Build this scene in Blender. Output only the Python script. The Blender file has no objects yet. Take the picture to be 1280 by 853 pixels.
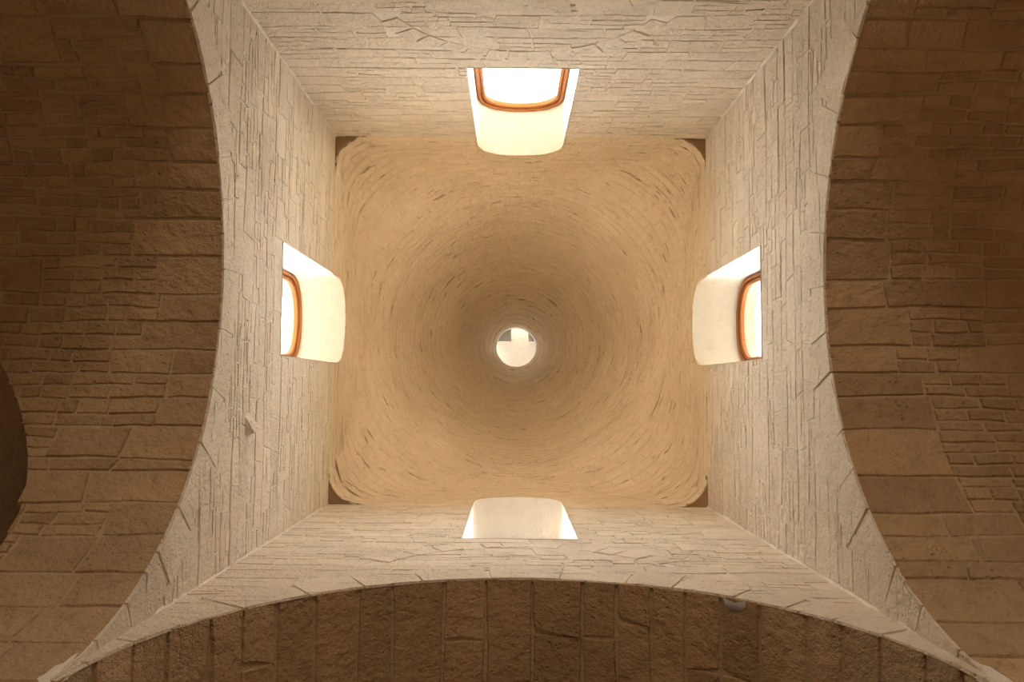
import bpy, math, random
from mathutils import Matrix, Vector
C = bpy.context.scene.collection
PI = math.pi

# ---------------------------------------------------------------- camera
cam = bpy.data.cameras.new('camera'); camo = bpy.data.objects.new('camera', cam); C.objects.link(camo)
cam.lens = 1021.15/1280*36; cam.sensor_width = 36; cam.clip_start = .05; cam.clip_end = 300
Rm = Matrix(((0.99997186, -0.00749889, 0.00023584), (-0.00749993, -0.9982845, 0.05806718), (-0.0002, -0.05806732, -0.99831265)))
CAM = Vector((-.0737, .7368, 0))
camo.matrix_world = Matrix.Translation(CAM) @ Rm.to_4x4()
bpy.context.scene.camera = camo

# ---------------------------------------------------------------- sky, sun, exposure
W = bpy.data.worlds.new('world'); bpy.context.scene.world = W; W.use_nodes = True
nt = W.node_tree; nt.nodes.clear()
out = nt.nodes.new('ShaderNodeOutputWorld'); bg = nt.nodes.new('ShaderNodeBackground')
tc = nt.nodes.new('ShaderNodeTexCoord'); sp = nt.nodes.new('ShaderNodeSeparateXYZ')
rp = nt.nodes.new('ShaderNodeValToRGB')
rp.color_ramp.elements[0].position = .47; rp.color_ramp.elements[0].color = (.20, .14, .08, 1)     # sunlit limestone country below the horizon
rp.color_ramp.elements[1].position = .53; rp.color_ramp.elements[1].color = (.86, .93, 1.0, 1)      # hazy bright sky
mr = nt.nodes.new('ShaderNodeMapRange'); mr.inputs[1].default_value = -1; mr.inputs[2].default_value = 1
nt.links.new(tc.outputs['Generated'], sp.inputs[0]); nt.links.new(sp.outputs[2], mr.inputs[0])
nt.links.new(mr.outputs[0], rp.inputs[0]); nt.links.new(rp.outputs[0], bg.inputs[0])
bg.inputs[1].default_value = 13.5
nt.links.new(bg.outputs[0], out.inputs[0])
sun = bpy.data.lights.new('sun', 'SUN'); suno = bpy.data.objects.new('sun', sun); C.objects.link(suno)
sun.energy = 135; sun.angle = math.radians(.6); sun.color = (1, .93, .82)
suno.rotation_euler = Vector((.55, .95, -1.7)).to_track_quat('-Z', 'Y').to_euler(); suno.location = (0, -6, 20)
vs = bpy.context.scene.view_settings
vs.view_transform = 'Standard'; vs.look = 'None'; vs.gamma = 1; vs.use_curve_mapping = False; vs.exposure = 0.30

def area(name, loc, aim, sx, sy, power, col, portal=False):
    l = bpy.data.lights.new(name, 'AREA'); o = bpy.data.objects.new(name, l); C.objects.link(o)
    l.shape = 'RECTANGLE'; l.size = sx; l.size_y = sy; l.energy = power; l.color = col
    o.location = loc; o.rotation_euler = (Vector(aim)-Vector(loc)).to_track_quat('-Z', 'Z').to_euler()
    if portal: l.cycles.is_portal = True
    return o
# unseen fill lights, added low down to brighten the lower vaults
area('low_fill', (0, -6.7, .3), (0, 2.5, 3.8), 1.8, 2.8, 185, (1, .90, .78))
area('vault_fill', (-4.8, -.9, -1.2), (-3.0, .5, 5.4), .8, .8, 20, (1, .76, .52))
area('vault_fill.001', (4.8, 1.2, -1.2), (3.0, .8, 5.4), .8, .8, 20, (1, .76, .52))

# ---------------------------------------------------------------- constants
A, Bh = 2.0, 1.975          # half sides of the square
H = 8.67                    # level of the corner slabs
ZC, R0 = 3.42, 1.98         # springing level and radius of the arches
ZS, ZSP, ZA, WW = 6.76, 8.86, 9.33, .475   # window sill, spring, apex, half width
ZO, RO = 14.5, .355
SIDES = ['left', 'right', 'far', 'near']
def head(x, top=ZA, spring=ZSP, w=WW):
    return spring+(top-spring)*max(0, 1-abs(x/w)**2.3)**(1/2.3)

# ---------------------------------------------------------------- materials
def mat(name, c1, c2, stain, rough=.9, bump=.006, pit=.5, tone=.12, scale=1.0, streak=None, fine=30):
    m = bpy.data.materials.new(name); m.use_nodes = True; n = m.node_tree; N = n.nodes; L = n.links
    b = N['Principled BSDF']; b.inputs['Roughness'].default_value = rough
    b.inputs['Specular IOR Level'].default_value = .15
    g = N.new('ShaderNodeNewGeometry')
    def noise(s, d, r=.6, vec=None):
        t = N.new('ShaderNodeTexNoise'); t.inputs['Scale'].default_value = s; t.inputs['Detail'].default_value = d
        t.inputs['Roughness'].default_value = r; L.new(vec or g.outputs['Position'], t.inputs['Vector']); return t
    def ramp(src, a, bb):
        r = N.new('ShaderNodeMapRange'); r.inputs[1].default_value = a; r.inputs[2].default_value = bb; L.new(src, r.inputs[0]); return r.outputs[0]
    def mix(f, a, bb, mode='MIX'):
        x = N.new('ShaderNodeMix'); x.data_type = 'RGBA'; x.blend_type = mode
        for s, v in ((x.inputs[0], f), (x.inputs[6], a), (x.inputs[7], bb)):
            if hasattr(v, 'links'): L.new(v, s)
            elif isinstance(v, (int, float)): s.default_value = v
            else: s.default_value = (*v, 1)
        return x.outputs[2]
    n1 = noise(1.3*scale, 5); n2 = noise(9*scale, 6, .7); n3 = noise(fine*scale, 4, .7)
    col = mix(ramp(n1.outputs[0], .35, .65), c1, c2)
    f = N.new('ShaderNodeMath'); f.operation = 'MULTIPLY'; L.new(ramp(n2.outputs[0], .52, .78), f.inputs[0]); f.inputs[1].default_value = .6
    col = mix(f.outputs[0], col, stain)
    at = N.new('ShaderNodeAttribute'); at.attribute_name = 'tone'
    tm = N.new('ShaderNodeMath'); tm.operation = 'MULTIPLY_ADD'; L.new(at.outputs['Fac'], tm.inputs[0]); tm.inputs[1].default_value = tone; tm.inputs[2].default_value = 1-tone*.5
    cb = N.new('ShaderNodeVectorMath'); cb.operation = 'SCALE'; L.new(col, cb.inputs[0]); L.new(tm.outputs[0], cb.inputs['Scale'])
    L.new(cb.outputs[0], b.inputs['Base Color'])
    # relief: broad tool marks, grain and sparse pits
    vo = N.new('ShaderNodeTexVoronoi'); vo.inputs['Scale'].default_value = 22*scale; vo.inputs['Randomness'].default_value = 1; L.new(g.outputs['Position'], vo.inputs['Vector'])
    pm = N.new('ShaderNodeMath'); pm.operation = 'MULTIPLY'; L.new(ramp(vo.outputs['Distance'], .0, .25), pm.inputs[0]); pm.inputs[1].default_value = pit
    pg = N.new('ShaderNodeMath'); pg.operation = 'MULTIPLY'; L.new(pm.outputs[0], pg.inputs[0]); L.new(ramp(n1.outputs[0], .45, .6), pg.inputs[1])
    s1 = N.new('ShaderNodeMath'); s1.operation = 'MULTIPLY_ADD'; L.new(n3.outputs[0], s1.inputs[0]); s1.inputs[1].default_value = .5; L.new(n2.outputs[0], s1.inputs[2])
    s2 = N.new('ShaderNodeMath'); s2.operation = 'ADD'; L.new(s1.outputs[0], s2.inputs[0]); L.new(pg.outputs[0], s2.inputs[1])
    last = s2.outputs[0]
    if streak:      # eroded bedding lines running with the courses
        mp = N.new('ShaderNodeMapping'); mp.inputs['Scale'].default_value = streak; L.new(g.outputs['Position'], mp.inputs['Vector'])
        n4 = noise(1.0, 4, .65, mp.outputs[0])
        r4 = ramp(n4.outputs[0], .31, .37); inv = N.new('ShaderNodeMapRange'); L.new(n4.outputs[0], inv.inputs[0]); inv.inputs[1].default_value = .36; inv.inputs[2].default_value = .30; inv.inputs[4].default_value = .75; c5 = mix(inv.outputs[0], cb.outputs[0], tuple(x*.62 for x in stain)); L.new(c5, b.inputs['Base Color'])
        s3 = N.new('ShaderNodeMath'); s3.operation = 'MULTIPLY_ADD'; L.new(r4, s3.inputs[0]); s3.inputs[1].default_value = 1.3; L.new(last, s3.inputs[2]); last = s3.outputs[0]
    bm = N.new('ShaderNodeBump'); bm.inputs['Distance'].default_value = bump; bm.inputs['Strength'].default_value = 1.0
    L.new(last, bm.inputs['Height']); L.new(bm.outputs[0], b.inputs['Normal'])
    return m
M = {}
M['wash'] = mat('limewashed_stone', (.78, .645, .48), (.72, .585, .425), (.54, .41, .28), bump=.032, pit=.5, tone=.10, streak=(1.6, 1.6, 26))
M['wash_mortar'] = mat('limewashed_mortar', (.78, .67, .53), (.73, .62, .48), (.62, .50, .36), bump=.015, pit=.2)
M['dome'] = mat('dome_limewash', (.81, .655, .455), (.76, .60, .40), (.58, .42, .26), bump=.025, pit=.45, tone=.06, streak=(2.6, 2.6, 14))
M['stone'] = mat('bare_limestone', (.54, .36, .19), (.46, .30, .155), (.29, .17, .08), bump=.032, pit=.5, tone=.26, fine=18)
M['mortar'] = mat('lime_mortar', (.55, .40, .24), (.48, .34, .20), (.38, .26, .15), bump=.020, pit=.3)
M['reveal'] = mat('window_plaster', (.64, .595, .53), (.62, .57, .50), (.52, .42, .32), bump=.010, pit=.1)
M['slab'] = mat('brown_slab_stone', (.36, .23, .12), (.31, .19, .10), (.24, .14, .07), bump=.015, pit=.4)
M['roofing'] = mat('roof_limestone', (.16, .135, .105), (.14, .12, .095), (.11, .09, .07), bump=.006, pit=.1)
M['floor'] = mat('floor_stone', (.55, .45, .33), (.50, .40, .29), (.40, .30, .20), bump=.004, pit=.1)
M['wood'] = mat('varnished_wood', (.34, .13, .04), (.28, .10, .03), (.20, .07, .02), rough=.45, bump=.001, pit=0, fine=60)
g = bpy.data.materials.new('window_glass'); g.use_nodes = True; n = g.node_tree; n.nodes.clear()
o_ = n.nodes.new('ShaderNodeOutputMaterial'); t_ = n.nodes.new('ShaderNodeBsdfTransparent'); gl = n.nodes.new('ShaderNodeBsdfGlossy'); mx = n.nodes.new('ShaderNodeMixShader'); fr = n.nodes.new('ShaderNodeLayerWeight')
gl.inputs['Roughness'].default_value = .03; fr.inputs[0].default_value = .05; t_.inputs[0].default_value = (.95, .98, .97, 1)
n.links.new(fr.outputs['Facing'], mx.inputs[0]); n.links.new(t_.outputs[0], mx.inputs[1]); n.links.new(gl.outputs[0], mx.inputs[2]); n.links.new(mx.outputs[0], o_.inputs[0])
M['glass'] = g

# ---------------------------------------------------------------- mesh helpers
def mk(name, vs, fs, m, parent=None, smooth=True, tones=None):
    me = bpy.data.meshes.new(name); me.from_pydata(vs, [], fs); me.update()
    if smooth: me.polygons.foreach_set('use_smooth', [True]*len(me.polygons))
    at = me.attributes.new('tone', 'FLOAT', 'FACE')
    at.data.foreach_set('value', tones if tones else [.5]*len(me.polygons))
    me.materials.append(M[m]); o = bpy.data.objects.new(name, me); C.objects.link(o)
    if parent: o.parent = parent
    return o
def struct(o, label, cat=None):
    o['kind'] = 'structure'; o['label'] = label
    if cat: o['category'] = cat
    return o
class MB:
    def __init__(s): s.v = []; s.f = []
    def quad(s, a, b, c, d):
        n = len(s.v); s.v += [tuple(a), tuple(b), tuple(c), tuple(d)]; s.f.append((n, n+1, n+2, n+3))
    def box(s, lo, hi):
        n = len(s.v)
        s.v += [(x, y, z) for z in (lo[2], hi[2]) for y in (lo[1], hi[1]) for x in (lo[0], hi[0])]
        s.f += [tuple(n+i for i in q) for q in ((0, 2, 3, 1), (4, 5, 7, 6), (0, 1, 5, 4), (2, 6, 7, 3), (0, 4, 6, 2), (1, 3, 7, 5))]
    def grid(s, P):      # P rows of points
        n = len(s.v); w = len(P[0])
        for r in P: s.v += [tuple(q) for q in r]
        for i in range(len(P)-1):
            for j in range(w-1): s.f.append((n+i*w+j, n+i*w+j+1, n+(i+1)*w+j+1, n+(i+1)*w+j))
    def build(s, name, m, parent=None, smooth=False): return mk(name, s.v, s.f, m, parent, smooth)

# 2-D polygon tools
def area2(p): return .5*sum(p[i-1][0]*p[i][1]-p[i][0]*p[i-1][1] for i in range(len(p)))
def clip(p, nx, ny, d):       # keep nx*x+ny*y >= d
    r = []
    for i in range(len(p)):
        a, b = p[i-1], p[i]; fa = nx*a[0]+ny*a[1]-d; fb = nx*b[0]+ny*b[1]-d
        if (fa < 0) != (fb < 0):
            t = fa/(fa-fb); r.append((a[0]+t*(b[0]-a[0]), a[1]+t*(b[1]-a[1])))
        if fb >= 0: r.append(b)
    return r
def cen(p): return (sum(q[0] for q in p)/len(p), sum(q[1] for q in p)/len(p))
def best(p, planes):
    bp, ba = [], 0
    for h in planes:
        q = clip(p, *h)
        if len(q) > 2 and abs(area2(q)) > ba: bp, ba = q, abs(area2(q))
    return bp
def out_circle(cx, cy, r, g=.006):
    def f(p):
        c = cen(p); dx, dy = c[0]-cx, c[1]-cy; l = math.hypot(dx, dy) or 1
        if min(math.hypot(q[0]-cx, q[1]-cy) for q in p) > r+.25 and l > r+.5: return p
        return clip(p, dx/l, dy/l, (cx*dx+cy*dy)/l+r+g)
    return f
def out_window(cu, g=.006):
    def f(p):
        c = cen(p)
        if all(q[1] < ZS-g for q in p) or all(q[1] > ZA+g for q in p) or all(abs(q[0]-cu) > WW+g for q in p): return p
        if all(abs(q[0]-cu) < WW and ZS < q[1] < head(q[0]-cu) for q in p): return []
        x = max(-.99*WW, min(.99*WW, c[0]-cu)); e = .01*WW
        z = head(x); sl = (head(x+e*.5)-head(x-e*.5))/e; l = math.hypot(sl, 1)
        nx, ny = -sl/l, 1/l
        return best(p, [(0, -1, -(ZS-g)), (1, 0, cu+WW+g), (-1, 0, -(cu-WW-g)), (nx, ny, nx*(cu+x)+ny*z+g)])
    return f

def courses(rng, u0, u1, v0, v1, hh, ww, split=.5, thin=.09, gap=.006, jit=.006, bigu=None):
    """irregular coursed masonry: high courses, many of whose blocks are broken up into thin ones"""
    res = []
    def wav(v, k): return lambda u: v+jit*1.5*math.sin(u*2.1+k)+jit*math.sin(u*5.3+k*2.7)
    v = v0; k = rng.random()*9; low = wav(v, k)
    def emit(a, b, lo, hi, sl, sr, w=1):
        n = max(2, min(5, int((b-a)/.09)+1)); j = lambda: rng.uniform(-jit, jit)*.7*w
        a += gap; b -= gap
        if b-a < .02: return
        P = []
        for i in range(n):
            u = a+(b-a)*i/(n-1)
            P.append((u+(sl[0] if i == 0 else sr[0] if i == n-1 else 0)*1+j(), lo(u)+gap+j()))
        P.append((b+(sr[0]+sr[1])*.5+j(), (lo(b)+hi(b))*.5))
        for i in range(n-1, -1, -1):
            u = a+(b-a)*i/(n-1)
            P.append((u+(sl[1] if i == 0 else sr[1] if i == n-1 else 0)+j(), hi(u)-gap+j()))
        P.append((a+(sl[0]+sl[1])*.5+j(), (lo(a)+hi(a))*.5))
        if area2(P) < 0: P.reverse()
        res.append(P)
    while v < v1-.02:
        h = rng.uniform(*hh)
        if v+h > v1-hh[0]*.5: h = v1-v
        k2 = rng.random()*9; hi = wav(v+h, k2) if v+h < v1-.02 else (lambda u: v1)
        lo = low; u = u0; sl = (0, 0); first = True
        while u < u1-.01:
            w = rng.uniform(*ww)
            if first and bigu: w = rng.uniform(*bigu)
            if u+w > u1-ww[0]*.6: w = u1-u
            s = rng.uniform(-.02, .02)
            sr = (s, -s) if u+w < u1-.01 else (0, 0)
            if rng.random() < split and h > thin*1.6 and not (first and bigu):
                m = max(2, int(round(h/thin)))
                cuts = sorted(rng.uniform(.8, 1.2) for _ in range(m)); tot = sum(cuts); acc = 0; l2 = lo
                rng.shuffle(cuts)
                for q in range(m):
                    acc += cuts[q]/tot
                    fr_ = acc; kk = rng.random()*9
                    h2 = hi if q == m-1 else (lambda uu, fr_=fr_, kk=kk, lo=lo, hi=hi: lo(uu)+(hi(uu)-lo(uu))*fr_+.006*math.sin(uu*9+kk))
                    uu = u
                    while uu < u+w-.01:
                        w2 = rng.uniform(.10, .30)*(1+thin*3)
                        if uu+w2 > u+w-.08: w2 = u+w-uu
                        emit(uu, uu+w2, l2, h2, (0, 0), (0, 0), 1.3); uu += w2
                    l2 = h2
            else: emit(u, u+w, lo, hi, sl, sr)
            sl = sr; u += w; first = False
        low = hi; v += h
    return res

# ---------------------------------------------------------------- pieces on a surface
def stone_geo(p, mp, rng, h=.012, bev=.007, rough=.004):
    # drop near-duplicate corners
    q = [p[i] for i in range(len(p)) if math.hypot(p[i][0]-p[i-1][0], p[i][1]-p[i-1][1]) > .004]
    if len(q) < 3 or abs(area2(q)) < .0012: return None
    if area2(q) < 0: q.reverse()
    n = len(q); ins = []
    for i in range(n):
        a, b, c = q[i-1], q[i], q[(i+1) % n]
        e1 = (b[0]-a[0], b[1]-a[1]); e2 = (c[0]-b[0], c[1]-b[1])
        l1 = math.hypot(*e1) or 1; l2 = math.hypot(*e2) or 1
        nx = e1[1]/l1+e2[1]/l2; ny = -e1[0]/l1-e2[0]/l2; l = math.hypot(nx, ny) or 1
        ins.append((b[0]-nx/l*bev, b[1]-ny/l*bev))
    hh = h*rng.uniform(.55, 1.35); c = cen(ins)
    tl = rough*3.5; tx, ty = rng.uniform(-tl, tl), rng.uniform(-tl, tl)
    vs = [mp(a[0], a[1], -.004) for a in q]
    vs += [mp(a[0], a[1], max(.002, hh+(a[0]-c[0])*tx+(a[1]-c[1])*ty+rng.uniform(-rough, rough))) for a in ins]
    mid = [((a[0]+c[0])/2, (a[1]+c[1])/2) for a in ins]
    vs.append(mp(c[0], c[1], hh+rng.uniform(-rough, rough*1.5)))
    fs = []
    for i in range(n):
        j = (i+1) % n
        fs.append((i, j, n+j, n+i)); fs.append((n+i, n+j, 2*n))
    A0 = Vector(mp(c[0], c[1], 0)); N0 = Vector(mp(c[0], c[1], .1))-A0
    U = Vector(mp(c[0]+.01, c[1], 0))-A0; V = Vector(mp(c[0], c[1]+.01, 0))-A0
    if U.cross(V).dot(N0) < 0: fs = [tuple(reversed(f)) for f in fs]
    return vs, fs
Rt = Rm.transposed()
def pix(p):
    q = Rt @ (Vector(p)-CAM)
    if q.z > -.1: return None
    return 640+1021.15*q.x/-q.z, 426.5-1021.15*q.y/-q.z
def lay(parent, sets, name='stone', limit=296, seed=1, minpx=25):
    """sets: (polygons, map, material, height, bevel, roughness); the ones that show largest become parts, the rest one stuff part"""
    rng = random.Random(seed); allp = []
    for polys, mp, m, h, bev, rough in sets:
        for p in polys:
            g_ = stone_geo(p, mp, rng, h, bev, rough)
            if not g_: continue
            P = [pix(v) for v in g_[0][:(len(g_[0])-1)//2]]
            a = 0
            if all(P):
                cx, cy = cen(P)
                if -15 < cx < 1295 and -15 < cy < 868: a = abs(area2(P))
            allp.append((a, m, g_, rng.random()))
    allp.sort(key=lambda t: -t[0])
    for k, (a, m, g_, tn) in enumerate(allp):
        if k >= limit or a < minpx: break
        mk(name, g_[0], g_[1], m, parent, False, [tn]*len(g_[1]))
    else: k = len(allp)
    rest = {}
    for a, m, g_, tn in allp[k:]:
        r = rest.setdefault(m, ([], [], [])); n0 = len(r[0])
        r[0].extend(g_[0]); r[1].extend(tuple(i+n0 for i in f) for f in g_[1]); r[2].extend([tn]*len(g_[1]))
    for m, r in rest.items():
        o = mk('small_stones', r[0], r[1], m, parent, False, r[2]); o['kind'] = 'stuff'

# ---------------------------------------------------------------- the four walls under the dome
def wall_map(i):
    if i == 0: return lambda u, v, h=0: (-A+h, u, v)
    if i == 1: return lambda u, v, h=0: (A-h, u, v)
    if i == 2: return lambda u, v, h=0: (u, -Bh+h, v)
    return lambda u, v, h=0: (u, Bh-h, v)
def arch_z(u): return ZC+math.sqrt(max(0, R0*R0-u*u))
WL = ['limewashed stone wall on the left of the crossing, wide arch below, arched window above, small projecting stone',
      'limewashed stone wall on the right of the crossing, wide arch below and arched window above',
      'limewashed stone wall at the top of the view, brightest arched window with sunlit reveal',
      'pale grey limewashed wall at the bottom of the view above the wide bottom arch']
walls = []
for i in range(4):
    mp = wall_map(i); hw = Bh if i < 2 else A; mb = MB()
    xs = sorted(set([-hw+2*hw*k/96 for k in range(97)]+[-WW, WW]+[WW*math.sin(k*PI/24) for k in range(-12, 13)]))
    for a, b in zip(xs, xs[1:]):
        if b-a < 1e-6: continue
        inw = abs((a+b)/2) < WW
        mb.quad(mp(a, arch_z(a)), mp(b, arch_z(b)), mp(b, ZS if inw else H), mp(a, ZS if inw else H))
    w = mb.build('wall_'+SIDES[i], 'wash_mortar'); struct(w, WL[i]); walls.append(w)
    rng = random.Random(10+i)
    win = out_window(0); sets = []
    # voussoirs of the great arch: two rings of wedges
    def ring(cx, cz, r, thick, step, t0, t1, rng=rng):
        P = []; t = t0
        while t < t1-.02:
            dt = rng.uniform(.75, 1.3)*step/r
            if t+dt > t1-step/r*.5: dt = t1-t
            th = thick*rng.uniform(.68, 1.15); g_ = .006/r; sk = rng.uniform(-.012, .012)
            q = []
            for k in range(4): a_ = t+g_+(dt-2*g_)*k/3; q.append((cx+(r-.016)*math.cos(a_), cz+(r-.016)*math.sin(a_)))
            for k in range(3, -1, -1): a_ = t+g_+(dt-2*g_)*k/3+sk; q.append((cx+(r+th)*math.cos(a_), cz+(r+th)*math.sin(a_)))
            P.append(q); t += dt
        return P
    vous = ring(0, ZC, R0, .34, .36, .03, PI-.03)
    def inside(p, hw=hw):
        p = clip(p, 1, 0, -hw+.004); return clip(p, -1, 0, -hw+.004) if len(p) > 2 else []
    vous = [q for q in (inside(p) for p in vous) if len(q) > 2]
    cs = courses(rng, -hw+.004, hw-.004, 3.4, H-.004, (.13, .25), (.26, .62), split=.42, thin=.08, gap=.0035, jit=.0095)
    obst = [out_circle(0, ZC, R0+.23)]
    extra = []
    if i in (2, 3):     # small relieving arch under the sill
        extra = [q for q in (clip(p, 0, -1, -(ZS-.01)) for p in ring(0, 5.38, 1.05, .20, .17, .45, PI-.45)) if len(q) > 2]
        extra = [q for q in (out_circle(0, ZC, R0+.33)(p) for p in extra) if len(q) > 2]
        def rel(p):
            c = cen(p); dx, dy = c[0], c[1]-5.38; l = math.hypot(dx, dy)
            if dy < .35 or c[1] > ZS or min(math.hypot(q[0], q[1]-5.38) for q in p) > 1.24: return p
            dx /= l; dy /= l
            return best(p, [(dx, dy, 5.38*dy+1.17), (-dx, -dy, -(5.38*dy+1.09))])
        obst.append(rel)
    keep = []
    for p in cs:
        for f in obst+[win]:
            p = f(p)
            if len(p) < 3: break
        if len(p) > 2: keep.append(p)
    lay(w, [(vous, mp, 'wash', .011, .004, .0012), (extra, mp, 'wash', .011, .004, .0012), (keep, mp, 'wash', .007, .004, .0010)], seed=20+i)
# mortar fillets in the four corners
for sx, sy, par in ((-1, -1, 0), (-1, 1, 0), (1, -1, 1), (1, 1, 1)):
    rng = random.Random(sx*3+sy+9); rows = []
    for k in range(80):
        z = 3.42+(H-3.42)*k/79; r = .020+rng.uniform(-.005, .006)
        rows.append([(sx*(A+.01)-sx*(r+.012)*a_, sy*(Bh+.01)-sy*(r+.012)*b_, z) for a_, b_ in ((0, 1.6), (.5, .75), (.75, .5), (1.6, 0))])
    mb = MB(); mb.grid(rows); mb.build('corner_fillet', 'wash_mortar', walls[par], True)
# projecting broken stone on the left wall
mb = MB(); y0, z0 = 1.02, 5.95
mb.v = [(-2.0, y0-.08, z0-.05), (-2.0, y0+.07, z0-.05), (-2.0, y0+.07, z0+.08), (-2.0, y0-.11, z0+.12), (-1.925, y0+.05, z0-.03), (-1.92, y0+.02, z0+.05), (-1.97, y0-.06, z0+.08)]
mb.f = [(0, 1, 4), (1, 2, 5, 4), (2, 3, 6, 5), (3, 0, 6), (0, 4, 5, 6)]
o = mb.build('projecting_stone', 'wash', walls[0])
o['label'] = 'small broken stone sticking out of the left wall'

# ---------------------------------------------------------------- dome
dome_p = None
def smooth(t): t = max(0, min(1, t)); return t*t*(3-2*t)
def prof(z):                     # half side / radius of the dome at height z
    if z < 9.2: return 1.0
    t = min(1, (z-9.2)/(ZO-9.2))
    return max(RO/2.0, (RO/2.0)+(1-RO/2.0)*(1-t**1.75)**.98)
def cornr(z): return .165+.835*smooth((z-H)/2.2)
def dome_pt(phi, z, h=0):
    cx, cy = abs(math.cos(phi)), abs(math.sin(phi))
    if cx < cy: cx, cy = cy, cx
    r = cornr(z); t = 1/cx
    if cy*t > 1-r:
        k = 1-r; b = k*(cx+cy); t = b+math.sqrt(max(0, b*b-2*k*k+r*r))
    s = prof(z)*t
    x, y = 2.0*s*math.cos(phi), 1.975*s*math.sin(phi)
    l = math.hypot(x, y); dz = (prof(z+.05)-prof(z-.05))/.1*2
    nl = math.hypot(1, dz)
    return (x-x/l*h/nl, y-y/l*h/nl, z+h*dz/nl)
mb = MB()
phis = []
for k in range(4):
    c0 = k*PI/2; hf = math.atan(WW/(A if k % 2 == 0 else Bh))
    phis += [c0+hf*math.sin(j*PI/24) for j in range(-12, 13)]
    phis += [c0+hf+(PI/2-2*hf)*j/26 for j in range(1, 26)]
phis = sorted(phis); phis.append(phis[0]+2*PI)
def zstart(phi):
    k = round(phi/(PI/2)); d = phi-k*PI/2; x = (A if k % 2 == 0 else Bh)*math.tan(d) if abs(d) < .6 else 9
    return head(x) if abs(x) <= WW+1e-6 else None
rows = []
for t in range(9):
    r = []
    for ph in phis: r.append((ph, t/8))
    rows.append(r)
P = []
for a, b in zip(phis, phis[1:]):
    m = (a+b)/2; inw = zstart(m) is not None
    za, zb = (zstart(a) or ZSP, zstart(b) or ZSP) if inw else (H, H)
    for t in range(8):
        f = lambda z0, t: z0+(9.5-z0)*t/8
        mb.quad(dome_pt(a, f(za, t)), dome_pt(b, f(zb, t)), dome_pt(b, f(zb, t+1)), dome_pt(a, f(za, t+1)))
zz = [9.5+(ZO-9.5)*(1-(1-k/40)**1.3) for k in range(41)]
mb.grid([[dome_pt(ph, z) for ph in phis] for z in zz])
dome = mb.build('ceiling', 'dome', None, False)
struct(dome, 'tall limewashed stone dome narrowing to a round eye over the square crossing')
rng = random.Random(77)
cs = []
v = H+.02
k = 0
while v < ZO-.05:
    rr = 2*prof(v)
    h = rng.uniform(.09, .17); v2 = min(v+h, ZO-.01)
    n = max(8, int(2*PI*rr/rng.uniform(.24, .34))); off = rng.random()*2*PI
    cut = [off+2*PI*(q+rng.uniform(-.3, .3))/n for q in range(n)]; cut.append(cut[0]+2*PI)
    for a, b in zip(cut, cut[1:]):
        ga = .006/rr; j = lambda: rng.uniform(-.012, .012)
        a_, b_ = (a+ga)*2, (b-ga)*2
        q = [(a_, v+.005+j()*.5), ((a_+b_)/2, v+.005+j()*.6), (b_, v+.005+j()*.5), (b_+j(), (v+v2)/2), (b_, v2-.005+j()*.5), ((a_+b_)/2, v2-.005+j()*.6), (a_, v2-.005+j()*.5), (a_+j(), (v+v2)/2)]
        c = cen(q)[0]; kk = round(c/PI); q = [(x+0, y) for x, y in q]
        q = out_window(kk*PI)(q)
        if len(q) > 2: cs.append(q)
    v = v2
lay(dome, [(cs, lambda u, z, h=0: dome_pt(u/2, max(H, z), h), 'dome', .006, .008, .0015)], seed=5)
# flat slabs bridging the four corners at the foot of the dome
def corner_pts(n=14):
    k = 1-cornr(H); r = cornr(H)
    return [(k+r*math.sin(j*PI/2/n), k+r*math.cos(j*PI/2/n)) for j in range(n+1)]
for sx in (-1, 1):
    for sy in (-1, 1):
        pts = [(x*A*sx, y*Bh*sy) for x, y in corner_pts()]
        mb = MB(); cor = ((A+.03)*sx, (Bh+.03)*sy)
        n = len(pts)
        top = [(x-sx*.004, y-sy*.004, H+.002) for x, y in pts]+[(cor[0], cor[1], H+.002)]
        up = [(x, y, H+.10) for x, y, z in top]
        mb.v = top+up; m_ = n+1
        mb.f = [(i, i+1, n) for i in range(n-1)]+[(i+m_, n+m_, i+1+m_) for i in range(n-1)]+[(i, i+m_, i+1+m_, i+1) for i in range(n-1)]
        o = mb.build('corner_slab', 'slab', dome); o['label'] = 'dark brown flat corner slab'

# ---------------------------------------------------------------- oculus and lantern
mb = MB(); K = 48
def circ(r, z): return [(r*math.cos(2*PI*k/K)*1.0, r*math.sin(2*PI*k/K), z) for k in range(K+1)]
mb.grid([circ(RO, ZO-.02), circ(RO, ZO+.35), circ(RO+.5, ZO+.35), circ(RO+.5, ZO-.3)])
shaft = mb.build('trim_1', 'reveal', None, True); struct(shaft, 'round stone eye at the top of the dome')
lan = bpy.data.objects.new('roof_lantern', None); C.objects.link(lan); lan.location = (.04, .14, ZO+.35)
lan['label'] = 'small bright roof lantern above the round eye of the dome'; lan['category'] = 'lantern'
def lchild(mb, name, m):
    mb.v = [(x-.04, y-.14, z-ZO-.35) for x, y, z in mb.v]; return mb.build(name, m, lan)
lc = (.065, .14)
for sx in (-1, 1):
    for sy in (-1, 1):
        mb = MB(); x0 = lc[0]+sx*.175; y0 = lc[1]+sy*.28
        xs = sorted((x0, x0+sx*.42)); ys = sorted((y0, y0+sy*.42))
        mb.box((xs[0], ys[0], ZO+.42), (xs[1], ys[1], ZO+1.0)); lchild(mb, 'corner_post', 'reveal')
        mb = MB(); mb.box((xs[0]-.02, ys[0]-.02, ZO+.352), (xs[1]+.02, ys[1]+.02, ZO+.42)); lchild(mb, 'post_base', 'reveal')
mb = MB()
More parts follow.
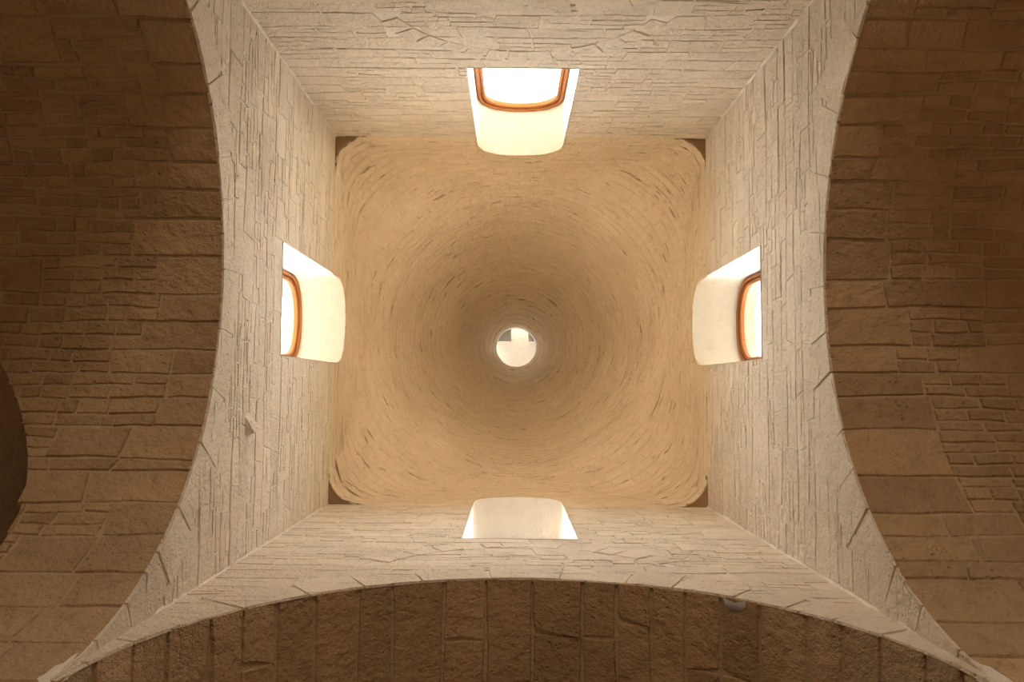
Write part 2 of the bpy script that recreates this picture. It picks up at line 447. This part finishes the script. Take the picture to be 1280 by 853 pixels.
for a_, b_ in (((-.75, -.85), (.75, -.70)), ((-.75, .70), (.75, .85)), ((-.75, -.70), (-.62, .70)), ((.62, -.70), (.75, .70))):
    mb.box((lc[0]+a_[0], lc[1]+a_[1], ZO+.3), (lc[0]+b_[0], lc[1]+b_[1], ZO+.62))
lchild(mb, 'light_baffle', 'reveal')  # low walls added to cut the light coming in through the lantern
mb = MB(); mb.box((lc[0]-.8, lc[1]-.9, ZO+1.0), (lc[0]+.8, lc[1]+.9, ZO+1.12)); lchild(mb, 'cap_slab', 'reveal')

# ---------------------------------------------------------------- windows
D, TH = .43, .62
def outline(w, zs, zsp, za, n=28):
    pts = [(-w, zs), (w, zs)]
    for k in range(n+1):
        a_ = PI*k/n; c, s = math.cos(a_), math.sin(a_)
        e = 2/2.3
        pts.append((w*math.copysign(abs(c)**e, c), zsp+(za-zsp)*abs(s)**e))
    return pts
drop = .20
def wmap(i):
    b = wall_map(i); return lambda u, v, d: b(u, v, -d)
WLAB = ['arched window in the left wall, brown wooden frame, warm cream reveal',
        'arched window in the right wall, brown wooden frame, grey shaded reveal',
        'arched window in the top wall, sunlit white reveal and orange-brown frame',
        'arched window opening in the bottom wall, only its cream reveal visible']
for i in range(4):
    mp = wmap(i)
    n = 28
    o0 = outline(WW, ZS, ZSP, ZA, n); rows = []
    for t in range(7):
        d = TH*t/6; dz = drop*d/D
        rows.append([mp(u, v-(dz if v > ZS+.1 else 0), d-(.012 if t == 0 else 0)) for u, v in o0]+[mp(o0[0][0], ZS, d)])
    mb = MB(); mb.grid(rows)
    root = mb.build('window_%d' % (i+1), 'reveal', None, False)
    root['kind'] = 'structure'; root['label'] = WLAB[i]
    def sweep(w_out, width, d0, d1, name, m, par, zsb):
        a = outline(w_out, zsb, ZSP-drop, ZA-drop-(WW-w_out), n); b_ = outline(w_out-width, zsb+width, ZSP-drop, ZA-drop-(WW-w_out)-width, n)
        w3 = .3*width
        a2 = outline(w_out-w3, zsb+w3, ZSP-drop, ZA-drop-(WW-w_out)-w3, n); b2 = outline(w_out-width+w3, zsb+width-w3, ZSP-drop, ZA-drop-(WW-w_out)-width+w3, n)
        rows = [[mp(u, v, dd) for u, v in L_+[L_[0]]] for L_, dd in ((a, d1), (a, d0+.012), (a2, d0), (b2, d0), (b_, d0+.012), (b_, d1), (a, d1))]
        mb = MB(); mb.grid(rows); return mb.build(name, m, par, False)
    fr_ = sweep(WW-.004, .038, D, D+.08, 'frame', 'wood', root, ZS)
    sa = sweep(WW-.046, .040, D+.022, D+.07, 'sash', 'wood', root, ZS+.04)
    L_ = outline(WW-.084, ZS+.078, ZSP-drop, ZA-drop-.082, n)
    f1 = [mp(u, v, D+.05) for u, v in L_]; f2 = [mp(u, v, D+.056) for u, v in L_]; m_ = len(L_)
    o = mk('pane', f1, [tuple(range(m_))], 'glass', root, False)
    c = mp(0, 7.95, D+.12); aim = mp(0, 7.95, -1)
    area('window_portal', c, aim, .95, 2.5, 1, (1, 1, 1), True)
area('lantern_portal', (0, 0, ZO+.34), (0, 0, 5), .7, .7, 1, (1, 1, 1), True)

# ---------------------------------------------------------------- barrel vaults of the four arms
def vault_map(i):
    # u = distance outwards from the wall plane, s = arc length from the -side springing
    def f(u, s, h=0):
        th = s/R0; r = R0-h; a_ = -r*math.cos(th); z = ZC+r*math.sin(th)
        if i == 0: return (-A-u, a_, z)
        if i == 1: return (A+u, a_, z)
        if i == 2: return (a_, -Bh-u, z)
        return (a_, Bh+u, z)
    return f
LEN = 5.0
VL = ['bare brown stone barrel vault left of the crossing, small bricks behind large edge blocks',
      'bare brown stone barrel vault right of the crossing, thin flat bricks behind long edge blocks',
      'bare stone barrel vault beyond the top wall', 'dark rough stone barrel vault at the bottom of the view, long blocks side by side']
LUN = {0: (1.68, .80, 4.56), 1: (1.76, .80, 4.56)}     # side lunettes: centre, radius, springing
def lun_hw(i, z):
    c, r, z0 = LUN[i]
    if z < z0: return r
    return math.sqrt(max(0, r*r-(z-z0)**2)) if z < z0+r else 0
vaults = []
for i in range(4):
    mp = vault_map(i); mb = MB(); NT = 96
    ss = [R0*PI*k/NT for k in range(NT+1)]
    if i in LUN:
        c, r, z0 = LUN[i]; sa_ = R0*(PI-math.asin((z0+r-ZC)/R0)); ss = sorted(set(ss+[sa_]))
    for s0, s1 in zip(ss, ss[1:]):
        if i in LUN and (s0+s1)/2 > R0*PI/2:
            h0, h1 = lun_hw(i, mp(0, s0)[2]), lun_hw(i, mp(0, s1)[2])
            if h0+h1 > 1e-4:
                mb.quad(mp(0, s0), mp(c-h0, s0), mp(c-h1, s1), mp(0, s1))
                mb.quad(mp(c+h0, s0), mp(LEN, s0), mp(LEN, s1), mp(c+h1, s1)); continue
        mb.quad(mp(0, s0), mp(LEN, s0), mp(LEN, s1), mp(0, s1))
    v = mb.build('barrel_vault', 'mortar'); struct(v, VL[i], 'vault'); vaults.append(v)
    rng = random.Random(50+i)
    if i == 3:
        cs = []
        s = .05
        while s < R0*PI-.1:
            w = rng.uniform(.20, .33); u = -.016; e = min(s+w, R0*PI-.02)
            while u < 1.7:
                l = rng.choice([rng.uniform(.55, .95), rng.uniform(.22, .5)])
                g_ = .008; j = lambda: rng.uniform(-.008, .008)
                k = rng.uniform(-.03, .03)
                q = [(u+g_, s+g_+j()), (u+l*.35, s+g_+j()), (u+l*.7, s+g_+j()), (u+l-g_+k, s+g_+j()), (u+l-g_+j(), (s+e)/2), (u+l-g_-k, e-g_+j()), (u+l*.7, e-g_+j()), (u+l*.35, e-g_+j()), (u+g_, e-g_+j()), (u+g_+(0 if u < 0 else j()), (s+e)/2)]
                cs.append(q); u += l
            s = e
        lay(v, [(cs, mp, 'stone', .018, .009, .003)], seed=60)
    else:
        # lower part: large ashlar; upper part: mixed
        seg = [(0.05, 1.0, (.24, .36), (.40, .8), 0.0), (1.0, 1.75, (.17, .27), (.3, .6), .35), (1.75, R0*PI-1.75, (.16, .26), (.35, .70), .85), (R0*PI-1.75, R0*PI-1.0, (.17, .27), (.3, .6), .35), (R0*PI-1.0, R0*PI-.05, (.24, .36), (.40, .8), 0.0)]
        cs = []
        for a_, b_, hh, ww, sp_ in seg: cs += courses(rng, -.014, 3.4, a_, b_, hh, ww, split=sp_, thin=.078, gap=.0055, jit=.006, bigu=(.28, .62))
        keep = []
        c, r, z0 = LUN.get(i, (0, 0, 0))
        for p in cs:
            q = cen(p)
            if i in LUN and q[1] > R0*PI/2:
                lo_ = min(x[1] for x in p); z = mp(0, min(lo_+.03, q[1]))[2]; hw_ = lun_hw(i, mp(0, q[1])[2]); z2 = mp(0, q[1])[2]
                if hw_ > .02: p = best(p, [(-1, 0, -(c-hw_-.004)), (1, 0, c+hw_+.004)])
            if len(p) > 2: keep.append(p)
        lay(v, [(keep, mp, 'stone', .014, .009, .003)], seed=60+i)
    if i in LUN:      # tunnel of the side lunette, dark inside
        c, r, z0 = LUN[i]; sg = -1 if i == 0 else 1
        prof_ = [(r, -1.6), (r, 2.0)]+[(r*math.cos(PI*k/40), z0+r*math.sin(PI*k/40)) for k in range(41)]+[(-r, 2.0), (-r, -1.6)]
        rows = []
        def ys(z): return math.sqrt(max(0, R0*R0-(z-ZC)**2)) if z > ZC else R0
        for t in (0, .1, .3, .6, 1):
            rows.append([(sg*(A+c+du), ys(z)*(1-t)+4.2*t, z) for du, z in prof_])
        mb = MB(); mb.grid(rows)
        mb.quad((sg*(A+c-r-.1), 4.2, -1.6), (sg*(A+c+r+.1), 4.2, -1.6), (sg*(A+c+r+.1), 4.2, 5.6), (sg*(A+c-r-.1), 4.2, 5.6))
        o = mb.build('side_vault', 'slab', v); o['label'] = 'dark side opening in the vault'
# broken arris showing white plaster on the bottom arch
mb = MB(); n = 12; mp = vault_map(3); s0 = R0*(PI-math.acos(1.27/R0)); 
P = [(0, s0-.068)]+[(.012+.058*math.sin(PI*k/n)**.8, s0-.068*math.cos(PI*k/n)) for k in range(n+1)]+[(0, s0+.068)]
mb.v = [mp(u, s, .024) for u, s in P]+[mp(u+.008 if u else 0, s, -.01) for u, s in P]+[mp(.02, s0, .026)]
m_ = len(P); mb.f = [(k, k+1, 2*m_) for k in range(m_-1)]+[(k, m_+k, m_+k+1, k+1) for k in range(m_-1)]
o = mb.build('plaster_patch', 'reveal', vaults[3], True); o['label'] = 'small rounded white plaster patch on the arch edge'

# ---------------------------------------------------------------- lower walls, end walls, floor
def lower(i, mb):
    for s in (-1, 1):
        segs = [(0, LEN)]
        if i in LUN and s == 1: c, r, _ = LUN[i]; segs = [(0, c-r), (c+r, LEN)]
        for a_, b_ in segs:
            if i < 2: sg = -1 if i == 0 else 1; mb.quad((sg*(A+a_), s*R0, -1.6), (sg*(A+b_), s*R0, -1.6), (sg*(A+b_), s*R0, ZC), (sg*(A+a_), s*R0, ZC))
            else: sg = -1 if i == 2 else 1; mb.quad((s*R0, sg*(Bh+a_), -1.6), (s*R0, sg*(Bh+b_), -1.6), (s*R0, sg*(Bh+b_), ZC), (s*R0, sg*(Bh+a_), ZC))
mb = MB()
for i in range(4): lower(i, mb)
struct(mb.build('wall_lower', 'stone'), 'bare stone lower walls of the four arms below the vaults')
mb = MB(); e = A+LEN; f_ = Bh+LEN
for s in (-1, 1):
    mb.quad((s*e, -2.2, -1.6), (s*e, 2.2, -1.6), (s*e, 2.2, 5.6), (s*e, -2.2, 5.6))
    mb.quad((-2.2, s*f_, -1.6), (2.2, s*f_, -1.6), (2.2, s*f_, 5.6), (-2.2, s*f_, 5.6))
struct(mb.build('wall_end', 'stone'), 'bare stone end walls closing the four arms')
mb = MB(); mb.quad((-7.5, -7.5, -1.6), (7.5, -7.5, -1.6), (7.5, 7.5, -1.6), (-7.5, 7.5, -1.6))
struct(mb.build('floor', 'floor'), 'pale stone floor of the chapel below the dome')

# ---------------------------------------------------------------- outside of the drum and the flat roofs round it
for i in range(4):
    b = wall_map(i); hw = A+TH; mb = MB()
    xs = sorted(set([-hw, hw]+[WW*math.sin(k*PI/24) for k in range(-12, 13)]))
    for a_, b_ in zip(xs, xs[1:]):
        if b_-a_ < 1e-6: continue
        if abs((a_+b_)/2) < WW:
            dz = drop*TH/D
            mb.quad(b(a_, 5.4, -TH), b(b_, 5.4, -TH), b(b_, ZS, -TH), b(a_, ZS, -TH))
            mb.quad(b(a_, head(a_)-dz, -TH), b(b_, head(b_)-dz, -TH), b(b_, 10.2, -TH), b(a_, 10.2, -TH))
        else: mb.quad(b(a_, 5.4, -TH), b(b_, 5.4, -TH), b(b_, 10.2, -TH), b(a_, 10.2, -TH))
    struct(mb.build('wall_outer', 'roofing'), 'outside face of the drum around the dome')
mb = MB(); e = A+TH
cone = [[((prof(z)*2+.55)*1.0*math.cos(2*PI*k/48), (prof(z)*2+.55)*math.sin(2*PI*k/48), z+.3) for k in range(49)] for z in (9.9, 10.5, 11.3, 12.2, 13.1, 13.9, 14.5)]
mb.grid(cone)
mb.box((-e, -(Bh+TH), 9.95), (-1.99, Bh+TH, 10.2)); mb.box((1.99, -(Bh+TH), 9.95), (e, Bh+TH, 10.2))
mb.box((-1.99, -(Bh+TH), 9.95), (1.99, -1.97, 10.2)); mb.box((-1.99, 1.97, 9.95), (1.99, Bh+TH, 10.2))
sq = []
for k in range(49):
    a_ = 2*PI*k/48; t_ = 1/max(abs(math.cos(a_)), abs(math.sin(a_))); sq.append((1.999*t_*math.cos(a_), 1.98*t_*math.sin(a_), 10.19))
mb.grid([sq, [(p[0], p[1], 10.21) for p in cone[0]]])
struct(mb.build('roof_cone', 'roofing'), 'outer stone cone over the dome')
mb = MB()
for x0, y0, x1, y1 in ((-9, -9, -e+.01, 9), (e-.01, -9, 9, 9), (-e, -9, e, -e+.03), (-e, e-.03, e, 9)):
    mb.box((x0, y0, 5.62), (x1, y1, 5.9))
struct(mb.build('roof_terrace', 'roofing'), 'flat pale stone roof around the drum')
